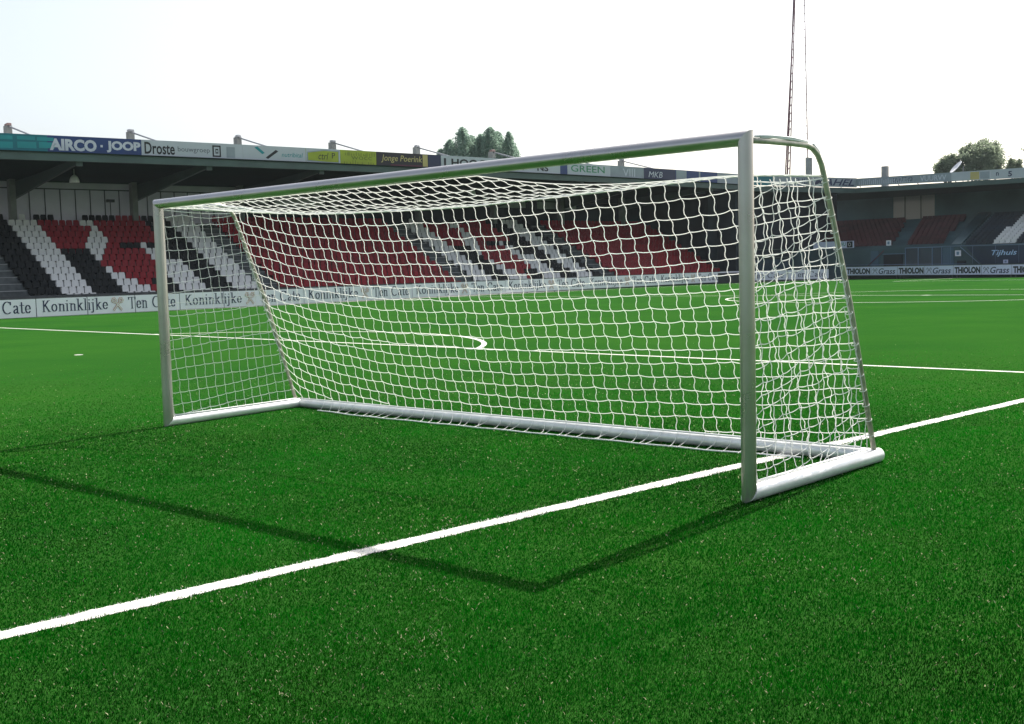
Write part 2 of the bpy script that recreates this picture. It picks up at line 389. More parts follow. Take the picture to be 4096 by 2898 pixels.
mtube("side_base_bar", F0+zv*.057, F0+bF*2.0+zv*.057, (bF-zv).normalized(), (bF+ED).normalized(), .055, .057, ED, BASEM)
mtube("side_base_bar", N0+zv*.057, N0+bN*2.01+zv*.057, (bN-zv).normalized(), bN, .055, .057, ED, BASEM)
fB = F0+bF*2.0+zv*.057; nB = N0+bN*1.96+zv*.057
mtube("back_base_bar", fB, nB-ED*.05, (ED+bF).normalized(), ED, .055, .057, BD, BASEM)
for P0, bd, sg in ((F0, bF, 1), (N0, bN, 0)):
    prof = [(.03, 2.475), (.3, 2.485), (.6, 2.49), (.84, 2.49), (.93, 2.475), (1.01, 2.43), (1.07, 2.36), (1.12, 2.25), (1.52, 1.31), (1.93, .10)]
    MB().tube([P0+bd*t+zv*z for t, z in prof], .021, 12).build("stanchion", ALU2, goal, smooth=True)

def lerp_tab(tab, u):
    for (a, x), (b, y) in zip(tab[:-1], tab[1:]):
        if u <= b: return x+(y-x)*(u-a)/(b-a)
    return tab[-1][1]
def smooth_tab(tab, u, w_=.05):
    return sum(lerp_tab(tab, min(max(u+d*w_, 0), 1)) for d in (-1, -.5, 0, .5, 1))/5
RP = [(0, 2.44), (.1, 2.36), (.25, 2.29), (.5, 2.255), (.75, 2.30), (.9, 2.345), (1, 2.28)]
def rope_z(u): return smooth_tab(RP, u, .04) if .02 < u < .98 else lerp_tab(RP, u)
def rope_t(u): return 1.02+.10*u
DR = [(0, 0), (.05, .10), (.12, .21), (.28, .33), (.5, .36), (.83, .29), (1, .19)]
net = MB(); TR = .0034
def strand(mbx, pts, r=TR, n=4):
    if len(pts) > 1: mbx.tube(pts, r, n, caps=False)
def wob(a): return Vector((random.uniform(-a, a), random.uniform(-a, a), random.uniform(-a, a)))
def jag_path(nodes, sag=.0, side=None, sa=.0, steps=4):
    out = [nodes[0]]
    for p, q in zip(nodes[:-1], nodes[1:]):
        L = (q-p).length
        for k in range(1, steps):
            f = k/steps; o = Vector((0, 0, -sag*L*4*f*(1-f)))
            if side is not None: o += side*(sa*L*math.sin(2*math.pi*f))
            out.append(p.lerp(q, f)+o)
        out.append(q)
    return out
NU = 52
def back_t(u, z):
    tt, zt = rope_t(u), rope_z(u); f = (zt-z)/(zt-.115)
    belly = .05*math.sin(math.pi*max(0, min(1, f)))*(4*u*(1-u))
    return tt+(1.93-tt)*f+belly
rows = {}
for j in range(NU+1):
    u = j/NU; ju = u
    for i in range(0, 21):
        z = 2.45-.125*i-smooth_tab(DR, u, .03)*(1 if i else .9)
        if j == 0: z = 2.44-.118*i
        if z < rope_z(u)-.03 and z > .15:
            a = .010
            P = GP(u, back_t(u, z), z)+ (wob(a) if 0 < j < NU else Vector())
            rows[(i, j)] = P
for j in range(NU+1):
    u = j/NU
    nd = [GP(u, rope_t(u), rope_z(u))]+[rows[(i, j)] for i in range(21) if (i, j) in rows]+[GP(u, 1.93, .115)]
    strand(net, jag_path(nd, 0, ED, .085, 5))
for i in range(21):
    run = []
    for j in range(NU+2):
        if (i, j) in rows: run.append(rows[(i, j)])
        else:
            if len(run) > 1:
                strand(net, jag_path(run, .04))
            run = []
# skirt that falls over the back bar and lies on the turf inside the goal
for j in range(4, NU-3):
    u = j/NU; e = min(1, (j-4)/6, (NU-3-j)/6); du = random.uniform(-.006, .006)
    strand(net, [GP(u, 1.93, .118), GP(u+du*.5, 1.90, .100), GP(u+du, 1.865, .05), GP(u+du*2, 1.82-.03*e, .02), GP(u+du*2.4+.002, 1.80-.10*e, .012)], TR)
for (tt, zz, a) in ((1.84, .028, .02),):
    if tt < 0: strand(net, [GP(j/NU, tt-.06*min(1, (j-4)/6, (NU-4-j)/6)*(zz < .05)+random.uniform(-a, a)*.6, zz+random.uniform(0, a)*.4) for j in range(4, NU-3)], TR*1.1)
# roof net
def roof_front_t(u): return .05 if u < .66 else .05+(rope_t(1)-.09)*((u-.66)/.34)**.8
def roof_P(u, t):
    f = (t-.05)/(rope_t(u)-.05); f = max(0, min(1, f))
    zf = 2.425 if u < .66 else 2.425-.10*min(1, (u-.66)/.2)
    z = zf*(1-f)+rope_z(u)*f-.05*math.sin(math.pi*f)*(4*u*(1-u))
    return GP(u, t, z)
rr = {}
for j in range(NU+1):
    u = j/NU
    for i in range(0, 8):
        t = .05+.17*(i+.6)-.03*math.sin(u*7)
        if roof_front_t(u)+.03 < t < rope_t(u)-.02: rr[(i, j)] = roof_P(u, t)+wob(.008)
for j in range(NU+1):
    u = j/NU
    nd = [roof_P(u, roof_front_t(u))]+[rr[(i, j)] for i in range(8) if (i, j) in rr]+[GP(u, rope_t(u), rope_z(u))]
    strand(net, jag_path(nd, .03, ED, .08, 5))
for i in range(8):
    run = []
    for j in range(NU+2):
        if (i, j) in rr: run.append(rr[(i, j)])
        else:
            if len(run) > 1: strand(net, jag_path(run, .05))
            run = []
strand(net, [roof_P(j/NU, roof_front_t(j/NU)) for j in range(NU+1)], TR*1.2, 5)
# side nets
def tedge(z): return (1.02+.10*(2.44-z)/.19) if z > 2.25 else 1.12+(2.25-z)*.3775
def side_net(P0, bd, zt0, zt1, lift, wv, slant, nodes_amp):
    def SP(t, z): return P0+bd*t+zv*z
    top = lambda t: zt0+(zt1-zt0)*min(1, t/1.1)
    nn = {}
    J0, J1 = -4, 18
    for i in range(0, 22):
        for j in range(J0, J1):
            zc = 2.42-.122*i
            t = .06+.128*j+slant*(2.44-zc)/2.4
            f = max(0, min(1, t/max(.2, tedge(zc))))
            z = zc-lift*(1-f)+.03*math.sin(f*3.1+i)*wv
            if .05 < t < tedge(z)-.02 and .13 < z < top(t)-.03: nn[(i, j)] = SP(t, z)+wob(nodes_amp)
    for j in range(J0, J1):
        nd = [nn[(i, j)] for i in range(22) if (i, j) in nn]
        if not nd: continue
        f_ = nd[0]; l_ = nd[-1]
        tf = (f_-P0).dot(bd); zf = f_.z
        if zf > top(tf)-.2: nd = [SP(tf-.02, top(tf))]+nd
        tl = (l_-P0).dot(bd)
        if l_.z < .3: nd = nd+[SP(tl+.02, .12)]
        strand(net, jag_path(nd, 0, bd, .06*wv, 4))
    for i in range(22):
        zc = 2.42-.122*i
        nd = [nn[(i, j)] for j in range(J0, J1) if (i, j) in nn]
        if not nd: continue
        zl = nd[0].z-.01; zr = nd[-1].z+.01
        nd = [SP(.065, zl)]+nd+[SP(tedge(zr), zr)]
        strand(net, jag_path(nd, .05))
    strand(net, [SP(.065, .12+(zt0-.12)*k/12)+wob(.004) for k in range(13)], TR*1.3, 5)
    strand(net, [SP(tedge(.12+(zt1-.12)*k/12)-.005, .12+(zt1-.12)*k/12) for k in range(13)], TR*1.3, 5)
    strand(net, [SP(.065+1.1*k/10, top(1.1*k/10)-.02*math.sin(k/10*math.pi)) for k in range(11)], TR*1.4, 5)
    # lacing loops round the stanchion
    for k in range(17):
        z = min(zt1, 2.24)-.125*k
        if z < .15: break
        c = SP(tedge(z), z)
        net.tube([c+(bd*math.cos(a)+ED*math.sin(a))*.027+zv*(.012*math.cos(a)) for a in [2*math.pi*q/8 for q in range(9)]], TR*1.1, 4, caps=False)
side_net(F0+ED*.0, bF, 2.41, 2.40, .10, .6, .30, .006)
side_net(N0-ED*.0, bN, 2.20, 2.27, .27, 1.5, .22, .018)
no = net.build("net", TWINE, goal, smooth=True)
rp = MB()
rp.tube([GP(j/NU, rope_t(j/NU), rope_z(j/NU)) for j in range(NU+1)], .0095, 6)
rp.tube([GP(j/NU, 1.80-.095*min(1, (j-4)/6, (NU-4-j)/6)+.012*math.sin(j*1.3), .014) for j in range(4, NU-3)], .007, 6)
for P0, bd in ((F0, bF), (N0, bN)):
    rp.tube([P0+bd*t+ED*(.03 if P0 is F0 else -.03)+zv*.118 for t in (.07, .5, 1, 1.5, 1.9)], .009, 6)
rp.tube([GP(u, 1.925, .120) for u in (.01, .2, .4, .6, .8, .985)], .009, 6)
rp.build("net_rope", ROPE, goal, smooth=True)
# gathered white cloth of netting in the far top corner
gq = MB()
for k in range(9):
    o_ = Vector((random.uniform(-.02, .02), random.uniform(-.02, .02), random.uniform(-.03, .02)))
    gq.tube([GP(.0, .25+.05*k, 2.44)+o_, GP(.02, .6, 2.45)+o_*1.5, GP(.035, .9, 2.43)+o_, GP(.06, 1.03, 2.40)+o_*.6, GP(.12, 1.04, 2.35)], .012, 5)
gq.build("net_bunch", ROPE, goal, smooth=True); gq = MB()
for k in range(4):
    o_ = Vector((random.uniform(-.01, .01), random.uniform(-.01, .01), random.uniform(-.005, .012)))
    gq.tube([GP(1, .12+.02*k, 2.50)+o_, GP(1, .35, 2.515)+o_, GP(1, .62, 2.512)+o_*1.5, GP(1, .84, 2.51)+o_], .008, 5)
    gq.tube([GP(1, .93, 2.495)+o_, GP(1, 1.01, 2.45)+o_, GP(1, 1.05, 2.39)+o_], .007, 5)
gq.build("net_bunch", ROPE, goal, smooth=True)

# ================================================================== LEFT GRANDSTAND
aS = R(41.2); SD = Vector((math.cos(aS), math.sin(aS), 0)); SF = Vector((math.sin(aS), -math.cos(aS), 0)); SA = Vector((-32.4, 77.2, 0))
def ST(s, o, z): return SA+SD*s+SF*o+Vector((0, 0, z))
S0, S1 = -12., 62.
stand = empty("grandstand", ST(25, 5, 0), "long covered seating stand with dark roof behind the goal, left side", "grandstand")
def camber(s): return .22*(1-((s-28)/38)**2) if -12 < s < 66 else 0
NR = 14
def row_o(r): return 10.4-.78*r
def row_z(r): return .25+.40*r
t_ = MB()
for r in range(NR):
    z = row_z(r); o = row_o(r)
    t_.fbox(ST, S0, S1, o+.42, o-.36, 0 if r == 0 else z-.45, z)
t_.fbox(ST, S0, S1, 12.2, 10.82, 0, .18)
t_.build("terrace", STEPC, stand)
for (s0, s1) in ((-4.3, -2.55), (12.45, 14.0), (29.4, 31.0), (45.3, 46.8)):
    t_ = MB()
    for r in range(NR):
        z = row_z(r); o = row_o(r)
        t_.fbox(ST, s0, s1, o+.415, o+.05, z, z+.19); t_.fbox(ST, s0, s1, o+.435, o+.41, z+.15, z+.19, 1)
    t_.build("aisle_steps", [STEPC, CONC_L], stand)
# roof
rf = MB(); NS = 16
for k in range(NS):
    a = S0+(S1-S0)*k/NS; b = S0+(S1-S0)*(k+1)/NS; ca, cb = camber(a), camber(b)
    q = [ST(a, 10.9, 8.86+ca), ST(b, 10.9, 8.86+cb), ST(b, -1.4, 8.35+cb*.3), ST(a, -1.4, 8.35+ca*.3)]
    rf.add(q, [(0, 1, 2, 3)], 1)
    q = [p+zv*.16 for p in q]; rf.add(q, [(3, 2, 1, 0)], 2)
    rf.hexa([ST(a, 11.15, 8.55+ca), ST(b, 11.15, 8.55+cb), ST(b, 10.9, 8.55+cb), ST(a, 10.9, 8.55+ca), ST(a, 11.15, 8.98+ca), ST(b, 11.15, 8.98+cb), ST(b, 10.9, 8.98+cb), ST(a, 10.9, 8.98+ca)], 0)
    rf.hexa([ST(a, 11.25, 8.985+ca), ST(b, 11.25, 8.985+cb), ST(b, 10.85, 8.985+cb), ST(a, 10.85, 8.985+ca), ST(a, 11.25, 9.05+ca), ST(b, 11.25, 9.05+cb), ST(b, 10.85, 9.05+cb), ST(a, 10.85, 9.05+ca)], 1)
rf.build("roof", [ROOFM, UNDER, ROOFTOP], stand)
for i in range(-1, 8):
    s = 8.27*i+.32; c = camber(s)
    q = MB(); hw = .11
    prof = [(-.5, 8.3, 7.2), (4, 8.42+c*.5, 7.7+c*.5), (9.8, 8.72+c, 8.35+c), (10.7, 8.82+c, 8.42+c)]
    for (o0, zt, zb), (o1, zt1, zb1) in zip(prof[:-1], prof[1:]):
        q.hexa([ST(s-hw, o0, zb), ST(s+hw, o0, zb), ST(s+hw, o1, zb1), ST(s-hw, o1, zb1), ST(s-hw, o0, zt), ST(s+hw, o0, zt), ST(s+hw, o1, zt1), ST(s-hw, o1, zt1)])
    q.fbox(ST, s-.2, s+.2, 10.70, 10.88, 8.3+c, 8.84+c)
    q.build("roof_beam", BEAMM, stand)
for i in range(-1, 8):
    s = 8.27*i; top = 11.9+.25*math.sin(i*.35) if i >= 0 else 11.8
    q = MB(); q.fbox(ST, s-.19, s+.19, .25, -.30, 0, top); 
    cobj = q.build("column", COLM, stand)
    q = MB(); q.tube([ST(s, .2, top-.05), ST(s, 10.6, 9.15+camber(s))], .06, 6); q.build("stay_rod", STEEL, cobj, smooth=True)
    q = MB(); q.fbox(ST, s-.22, s+.17, .3, -.1, top, top+.1+.06*(i % 2)); q.fbox(ST, s-.10, s+.2, .2, -.2, top+.05, top+.18)
    q.build("column_cap", CAPR if i in (0, 5) else STEEL, cobj, bevel=.05)
# back wall: bright upright panels, then a low band
bw = MB(); dk = MB()
def wall_seg(s0, s1, z0, z1, mi):
    bw.fbox(ST, s0, s1, -.9, -.98, z0, z1, mi)
s = S0
while s < 16:
    wall_seg(s, s+1.03, 5.2, 8.45, 0); s += 1.03
wall_seg(16.6, 19.4, 7.25, 8.5, 0); wall_seg(20, 24.5, 7.1, 8.5, 0); wall_seg(41, 46, 7.35, 8.5, 0); wall_seg(47.5, 52.5, 7.3, 8.5, 0)
bw.fbox(ST, 16, S1, -.99, -1.1, 5.0, 8.5, 1)
bw.build("back_wall", [WALLP, WALLD], stand)
dk.fbox(ST, S0, S1, -.82, -.9, 7.93, 8.0)
s = S0
while s < 16: dk.fbox(ST, s-.01, s+.04, -.84, -.9, 5.2, 7.93); s += 1.03
dk.build("wall_mullion", DARKF, stand)
q = MB(); q.fbox(ST, S1+.05, S1+.25, 10.6, -1.1, 0, 8.5); q.build("end_wall", WALLD, stand)
q = MB(); q.fbox(ST, S0, S1, 12.35, 12.25, 0, .95); q.build("front_wall", DARKF, stand)
for (ss, oo, zz) in ((1.85, 6.0, 8.35), (34, 6, 8.3)):
    q = MB(); rad = [.03, .10, .2, .27, .30, .31]; zs = [0, -.05, -.14, -.28, -.42, -.5]
    q.tube([ST(ss, oo, zz+z) for z in zs], rad, 14); q.tube([ST(ss, oo, zz+.35), ST(ss, oo, zz)], .02, 6)
    q.build("pendant_lamp", LAMPM, smooth=True, loc=ST(ss, oo, zz-.5), label="white bell-shaped lamp hanging under the left stand roof" if ss < 5 else "bell lamp hanging under the roof of the left stand, seen through the net", cat="lamp")
q = MB(); q.tube([ST(6.7, -.3, 6.0), ST(6.7, -.3, 7.15)], .035, 6); q.fbox(ST, 6.45, 6.98, -.2, -.4, 7.1, 7.3)
q.build("speaker_post", DARKF, loc=ST(6.7, -.3, 6.0), label="small dark speaker on a thin post before the back wall panels", cat="speaker")

# ---- seats
def seat_geo(F, c, o, z):
    """one tip-up seat shell, centre c along the row"""
    v = []; f = []
    hw = .205
    prof = [(.10, .34), (-.06, .30), (-.17, .34), (-.20, .50), (-.23, .66), (-.24, .74)]   # (forward, height)
    ws = [.92, 1.0, 1.0, 1.0, .95, .80]
    for (fo, h), wk in zip(prof, ws): v += [(-hw*wk, fo, h), (hw*wk, fo, h)]
    n = len(prof)
    for i in range(n-1): f.append((2*i, 2*i+1, 2*i+3, 2*i+2))
    for (fo, h), wk in zip(prof, ws): v += [(-hw*wk, fo-.03, h-.02), (hw*wk, fo-.03, h-.02)]
    for i in range(n-1): f.append((2*n+2*i+2, 2*n+2*i+3, 2*n+2*i+1, 2*n+2*i))
    f += [(0, 2, 2*n+2, 2*n), (2*n-2, 2*n-1, 4*n-1, 4*n-2)]
    for i in range(n-1): f += [(2*i, 2*i+2, 2*n+2*i+2, 2*n+2*i), (2*i+3, 2*i+1, 2*n+2*i+1, 2*n+2*i+3)]
    f += [(1, 0, 2*n, 2*n+1)]
    b = len(v); v += [(-.03, -.12, 0), (.03, -.12, 0), (.03, -.2, 0), (-.03, -.2, 0), (-.03, -.1, .32), (.03, -.1, .32), (.03, -.18, .32), (-.03, -.18, .32)]
    f += [(b, b+1, b+5, b+4), (b+1, b+2, b+6, b+5), (b+2, b+3, b+7, b+6), (b+3, b, b+4, b+7)]
    return [F(c+x, o+y, z+h) for x, y, h in v], f
SP_ = .466
def pat(r, c):      # colour of a seat in a patterned block: row r from the front, c from the block's left
    wl = {0: (8, 12), 1: (8, 12), 2: (8, 11), 3: (8, 10), 4: (8, 9), 6: (8, 9), 7: (8, 10), 8: (8, 11), 9: (9, 12), 10: (10, 12), 11: (11, 12), 12: (10, 12)}
    if c < 0: return 'b'
    if c < 4: return 'w' if r < 13 or c == 2 else 'n'
    if 24 <= c < 28: return 'w'
    if c < 8 or c < 12:
        if r in wl and wl[r][0] <= c < wl[r][1]: return 'w'
        if r == 13: return 'n' if 7 <= c <= 10 else 'b'
        if c < 8: return 'b' if r < 8 else 'r'
        if c >= 9 and r <= 5: return 'r' if r > 1 else 'b'
        return 'b' if (r < 5 and c < 9) else 'r'
    if c < 16:
        if r == 13: return 'b'
        if r <= 2: return 'b' if c > 12 else ('r' if r else 'b')
        if r == 8 and c > 12: return 'b'
        return 'r'
    if c < 20:
        if r <= 5: return 'w'
        return 'w' if (r in (6, 7) and c < 18) or (r == 8 and c == 16) else 'b' if r < 9 else 'r'
    return 'b'
seats = []
for r in range(NR):
    for c in range(-4, 28): seats.append((r, -.62+(c+.5)*SP_, pat(r, c)))
    for c in range(-8, -4) : seats.append((r, -.62-1.75+(c+.5)*SP_, 'r')) if r > 1 else None
    for c in range(32): seats.append((r, 14.1+(c+.5)*.475, 'r'))
    for c in range(30): seats.append((r, 31.05+(c+.5)*SP_, pat(r, c) if c < 28 else 'b'))
    for c in range(30): seats.append((r, 46.9+(c+.5)*.475, 'r'))
seats = [x for x in seats if x[2] != 'n']
def pix(P):
    d = Vector(P)-Vector((0, 0, CAMZ)); return 2048+4682*d.dot(rt)/d.dot(fw), 1449-4682*d.dot(up)/d.dot(fw)
vis = []
for x in seats:
    px, py = pix(ST(x[1], row_o(x[0]), row_z(x[0])+.6))
    if px > 8: vis.append((px, x))
vis.sort(key=lambda a: (a[1][1]-a[1][0]*.3)); near = [x for px, x in vis[:300]]; nearset = set(near)
cmat = {'w': S_WHITE, 'b': S_BLACK, 'r': S_RED}; cname = {'w': 'white', 'b': 'black', 'r': 'red'}
ords = ["first", "second", "third", "fourth", "fifth", "sixth", "seventh", "eighth", "ninth", "tenth", "eleventh", "twelfth", "thirteenth", "fourteenth", "fifteenth", "sixteenth", "seventeenth", "eighteenth", "nineteenth", "twentieth",
        "twenty-first", "twenty-second", "twenty-third", "twenty-fourth", "twenty-fifth", "twenty-sixth", "twenty-seventh", "twenty-eighth", "twenty-ninth", "thirtieth"]
protos = {}
byrow = {}
for x in near: byrow.setdefault(x[0], []).append(x)
for r, L in byrow.items():
    L.sort(key=lambda a: a[1])
    cnt = 0
    for k, x in enumerate(L):
        loc = ST(x[1], row_o(r), row_z(r))
        if x[2] not in protos:
            q = MB(); v, f = seat_geo(lambda a, b, c: SD*a+SF*b+zv*c, 0, 0, 0); q.add(v, f)
            o = q.build("stadium_seat", cmat[x[2]], loc=(0, 0, 0)); protos[x[2]] = o
            for p in o.data.polygons: p.use_smooth = False
        else:
            o = protos[x[2]].copy(); col.objects.link(o)
        o.location = loc
        rn = "front row" if r == 0 else ords[r]+" row up"
        tag(o, f"{cname[x[2]]} plastic seat, {ords[k]} from the left in the {rn} of the left stand", "seat", "plastic seats at the left end of the stand")
q = MB()
for x in seats:
    if x in nearset: continue
    v, f = seat_geo(ST, x[1], row_o(x[0]), row_z(x[0])); q.add(v, f, 'wbr'.index(x[2]))
q.build("stadium_seats", [S_WHITE, S_BLACK, S_RED], label="further rows of red, white and black seats of the left stand", cat="seats", kind="stuff")

# ---- hoardings along the left touchline
Bo = Vector((-23.9, 54.8, 0)); aB = R(49.97); BDd = Vector((math.cos(aB), math.sin(aB), 0)); BN = Vector((-math.sin(aB), math.cos(aB), 0))
def BF(s, n, z): return Bo+BDd*s+BN*n+Vector((0, 0, z))       # n > 0 is behind the board
SGN = -1
def ribbon(mb, F, uc, zc, h, n, mi=0, mi2=1):
    k = h
    def ln(pts, wd, nn, m_):
        for (a, b), (c, d) in zip(pts[:-1], pts[1:]):
            L = math.hypot(c-a, d-b) or 1; ex, ey = -(d-b)/L*wd/2, (c-a)/L*wd/2
            mb.add([F(uc+(a+ex)*k, nn, zc+(b+ey)*k), F(uc+(a-ex)*k, nn, zc+(b-ey)*k), F(uc+(c-ex)*k, nn, zc+(d-ey)*k), F(uc+(c+ex)*k, nn, zc+(d+ey)*k)], [(0, 1, 2, 3)], m_)
    for sx_ in (1, -1):
        P = [(sx_*-.38, -.5), (sx_*-.05, -.1), (sx_*.18, .18)]+[(sx_*(.30+.17*math.cos(R(t))), .30+.16*math.sin(R(t))) for t in (200, 150, 90, 30, -30, -80, -120)]
        ln(P, .17, n-.004*(sx_+2), mi); ln(P, .09, n-.012-.003*(sx_+2), mi2)
units = [(-6.2, 1.82), (1.82, 9.84), (9.84, 18.34), (18.34, 27.34), (27.34, 36.66), (36.66, 46.41), (46.41, 56.47), (56.47, 66.67), (66.67, 71.4)]
wh = ["with only the word Cate in view at the left picture edge", "left of the near goal frame, second from the left", "behind the far goalpost side net", "behind the left part of the back net, below the red seats", "behind the net centre left",
      "behind the net centre, under the white and black seats", "behind the net right of centre", "just left of the near goalpost, seen through the net", "short piece ending behind the near goalpost"]
for k, (s0, s1) in enumerate(units):
    zb = .03+.0018*max(0, s0); zt = zb+.86+.0008*max(0, s0); L = s1-s0
    o = empty("advertising_board", BF((s0+s1)/2, 0, 0), "Koninklijke Ten Cate board "+wh[k], "advertising board", "white boards along the left touchline")
    np_ = 3 if L > 6 else 1
    for i in range(np_):
        a, b = s0+L*i/np_, s0+L*(i+1)/np_
        q = MB(); q.fbox(BF, a+.025, b-.025, 0, .05, zb, zt); q.build("panel", BOARD, o)
    q = MB(); q.fbox(BF, s0, s1, .055, .12, zb-.02, zt+.045)
    q.fbox(BF, s0, s1, .02, .055, zt+.002, zt+.045)
    for i in range(np_+1):
        a = s0+L*i/np_; q.bar(BF(a, .1, zt-.1), BF(a, .7, 0), .05)
    q.build("frame", DARKF, o)
    q = MB(); h = .50*(zt-zb)/.86
    if np_ == 3:
        put_serif(q, BF, "Koninklijke", s0+L*.035, s0+L*.475, zb+.225, h*1.05, -.006); q.build("lettering", NAVY, o)
        q = MB(); put_serif(q, BF, "Ten", s0+L*.615, s0+L*.757, zb+.20, h*1.15, -.006); q.build("lettering", NAVY, o)
        q = MB(); put_serif(q, BF, "Cate", s0+L*.785, s0+L*.968, zb+.20, h*1.15, -.006)
        e = MB(); ribbon(e, BF, s0+L*.54, zb+.45, .64, -.006); e.build("emblem", [SALMON, LOGOW], o)
    else: put_serif(q, BF, "Koninkl", s0+.4, s1-.3, zb+.22, h, -.006)
    q.build("lettering", NAVY, o)

# ================================================================== CORNER AND RIGHT STAND
RP0 = Vector((31, 109, 0)); RD = Vector((1, -1, 0)).normalized(); RN = Vector((1, 1, 0)).normalized()
def RF(u, n, z): return RP0+RD*u+RN*n+Vector((0, 0, z))
# boards in the corner
cA = BF(71.5, 0, 0); cB = Vector((30.2, 111.0, 0)); cd = (cB-cA).normalized(); cn = Vector((-cd.y, cd.x, 0)); cL = (cB-cA).length
def CF(u, n, z): return cA+cd*u+cn*n+Vector((0, 0, z))
for k, (a, b) in enumerate(((0, cL/2), (cL/2, cL))):
    o = empty("advertising_board", CF((a+b)/2, 0, 0), ("pale board in the far corner right beside the near goalpost" if k == 0 else "pale board in the far corner behind the right side net"), "advertising board", "pale boards in the far corner")
    q = MB(); q.fbox(CF, a+.03, b-.03, 0, .05, .14, 1.02); q.build("panel", BOARD, o)
    q = MB(); q.fbox(CF, a, b, .055, .12, .1, 1.06); q.build("frame", DARKF, o)
    q = MB(); put_serif(q, CF, "Ten Cate", a+.4, b-.4, .34, .5, -.006); q.build("lettering", NAVY, o)
UT = [0.23, 5.33, 10.47, 15.49, 20.4, 25.4]
DV = [2.77, 7.89, 12.94, 17.9, 22.9]
for k in range(5):
    u0_, u1_, d = UT[k], UT[k+1], DV[k]; zb = lambda u: .41-.011*u; zt = lambda u: 1.16-.0062*u
    o = empty("advertising_board", RF((u0_+u1_)/2, 0, 0), ["pale blue THIOLON Grass board nearest the goal stanchion, leftmost of the far end row", "pale blue THIOLON Grass board below the glazed box window of the far end", "pale blue THIOLON Grass board left of the right picture edge, below the small white sign", "pale blue THIOLON board cut off by the right picture edge", "pale blue THIOLON board"][k], "advertising board", "pale blue boards at the far end") if k < 4 else None
    if not o: continue
    def RZ(u, n, f): return RF(u, n, zb(u)+(zt(u)-zb(u))*f)
    for a, b in ((u0_, d), (d, u1_)):
        q = MB(); q.fbox(RZ, a+.02, b-.02, 0, .05, 0, 1); q.build("panel", BOARD2, o)
    q = MB(); q.fbox(RZ, u0_, u1_, .06, .14, -.03, 1.04)
    for a in (u0_+.2, u1_-.2): q.fbox(RF, a, a+.08, .15, .25, 0, .5)
    q.build("frame", DARKF, o)
    q = MB(); put_text(q, RZ, "THIOLON", u0_+.12, d-.1, .14, .84, -.006, bold=.055); q.build("lettering", BLACKP, o)
    q = MB(); put_text(q, RZ, "Grass", d+.75, u1_-.2, .14, .80, -.006, bold=.012, shear=.25); q.build("lettering", NAVY, o, label="thin slanted word Grass")
    q = MB()
    for sx_ in (1, -1):
        pts = [(.12, .15), (.3, .5), (.5, .8), (.58, .62), (.42, .5)]
        for (a, b), (c, e) in zip(pts[:-1], pts[1:]):
            fa = lambda t: d+.05+(t if sx_ > 0 else .7-t)
            q.add([RZ(fa(a)-.025, -.006-.002*sx_, b), RZ(fa(a)+.025, -.006-.002*sx_, b), RZ(fa(c)+.025, -.006-.002*sx_, e), RZ(fa(c)-.025, -.006-.002*sx_, e)], [(0, 1, 2, 3)])
    q.build("emblem", NAVY, o)

right = empty("grandstand", RF(8, 10, 0), "shaded seating stand behind the far goal at the right picture edge", "grandstand")
U0, U1 = -4.6, 26.
q = MB(); q.fbox(RF, .2, U1, .5, 3.0, 0, .34); q.build("plinth", UNDER, right)
q = MB(); q.fbox(RF, -3.5, U1, 3.0, 3.2, 0, 2.75, 0)
q.build("front_wall", [WALLT], right)
q = MB(); q.fbox(RF, 4.66, 8.15, 2.93, 2.99, 1.19, 2.73); q.build("window", GLASS, right)
q = MB()
for a in (4.66, 5.89, 7.22, 8.12): q.fbox(RF, a-.03, a+.03, 2.86, 2.925, 1.15, 2.73)
q.fbox(RF, 4.6, 8.2, 2.86, 2.925, 2.735, 2.80); q.fbox(RF, 2.4, 4.6, 2.9, 2.96, 2.25, 2.30)
q.build("window_frame", FRAMEB, right)
TD = mat("teal_door", (.06, .12, .17), .5); OD = mat("opening_dark", (.01, .015, .02), .7)
for nm, m_, a, b, z0, z1 in (("door", TD, 8.2, 9.2, .5, 2.72), ("door", TD, 1.2, 2.0, .6, 2.6), ("opening", OD, 9.5, 10.3, .5, 1.5), ("opening", OD, 2.5, 4.4, .5, 2.2)):
    q = MB(); q.fbox(RF, a, b, 2.9, 2.98, z0, z1); q.build(nm, m_, right)
q = MB(); q.tube([RF(-1.5, 2.7, 1.36), RF(10.4, 2.7, 1.2)], .025, 6); q.tube([RF(8.2, 2.7, 2.80), RF(24, 2.7, 2.72)], .025, 6)
for a in range(9, 24, 2): q.tube([RF(a, 2.7, 1.2), RF(a, 2.7, 2.77)], .015, 5)
q.tube([RF(9.9, 2.7, 2.7), RF(11.6, 2.7, 1.2)], .03, 6)
q.build("handrail", FRAMEB, right, smooth=True)
q = MB(); q.tube([RF(1.0, 2.75, 1.2), RF(2.6, 2.75, 2.6)], .035, 6); q.build("brace_rod", mat("rust_red", (.12, .03, .03), .6), right, smooth=True)
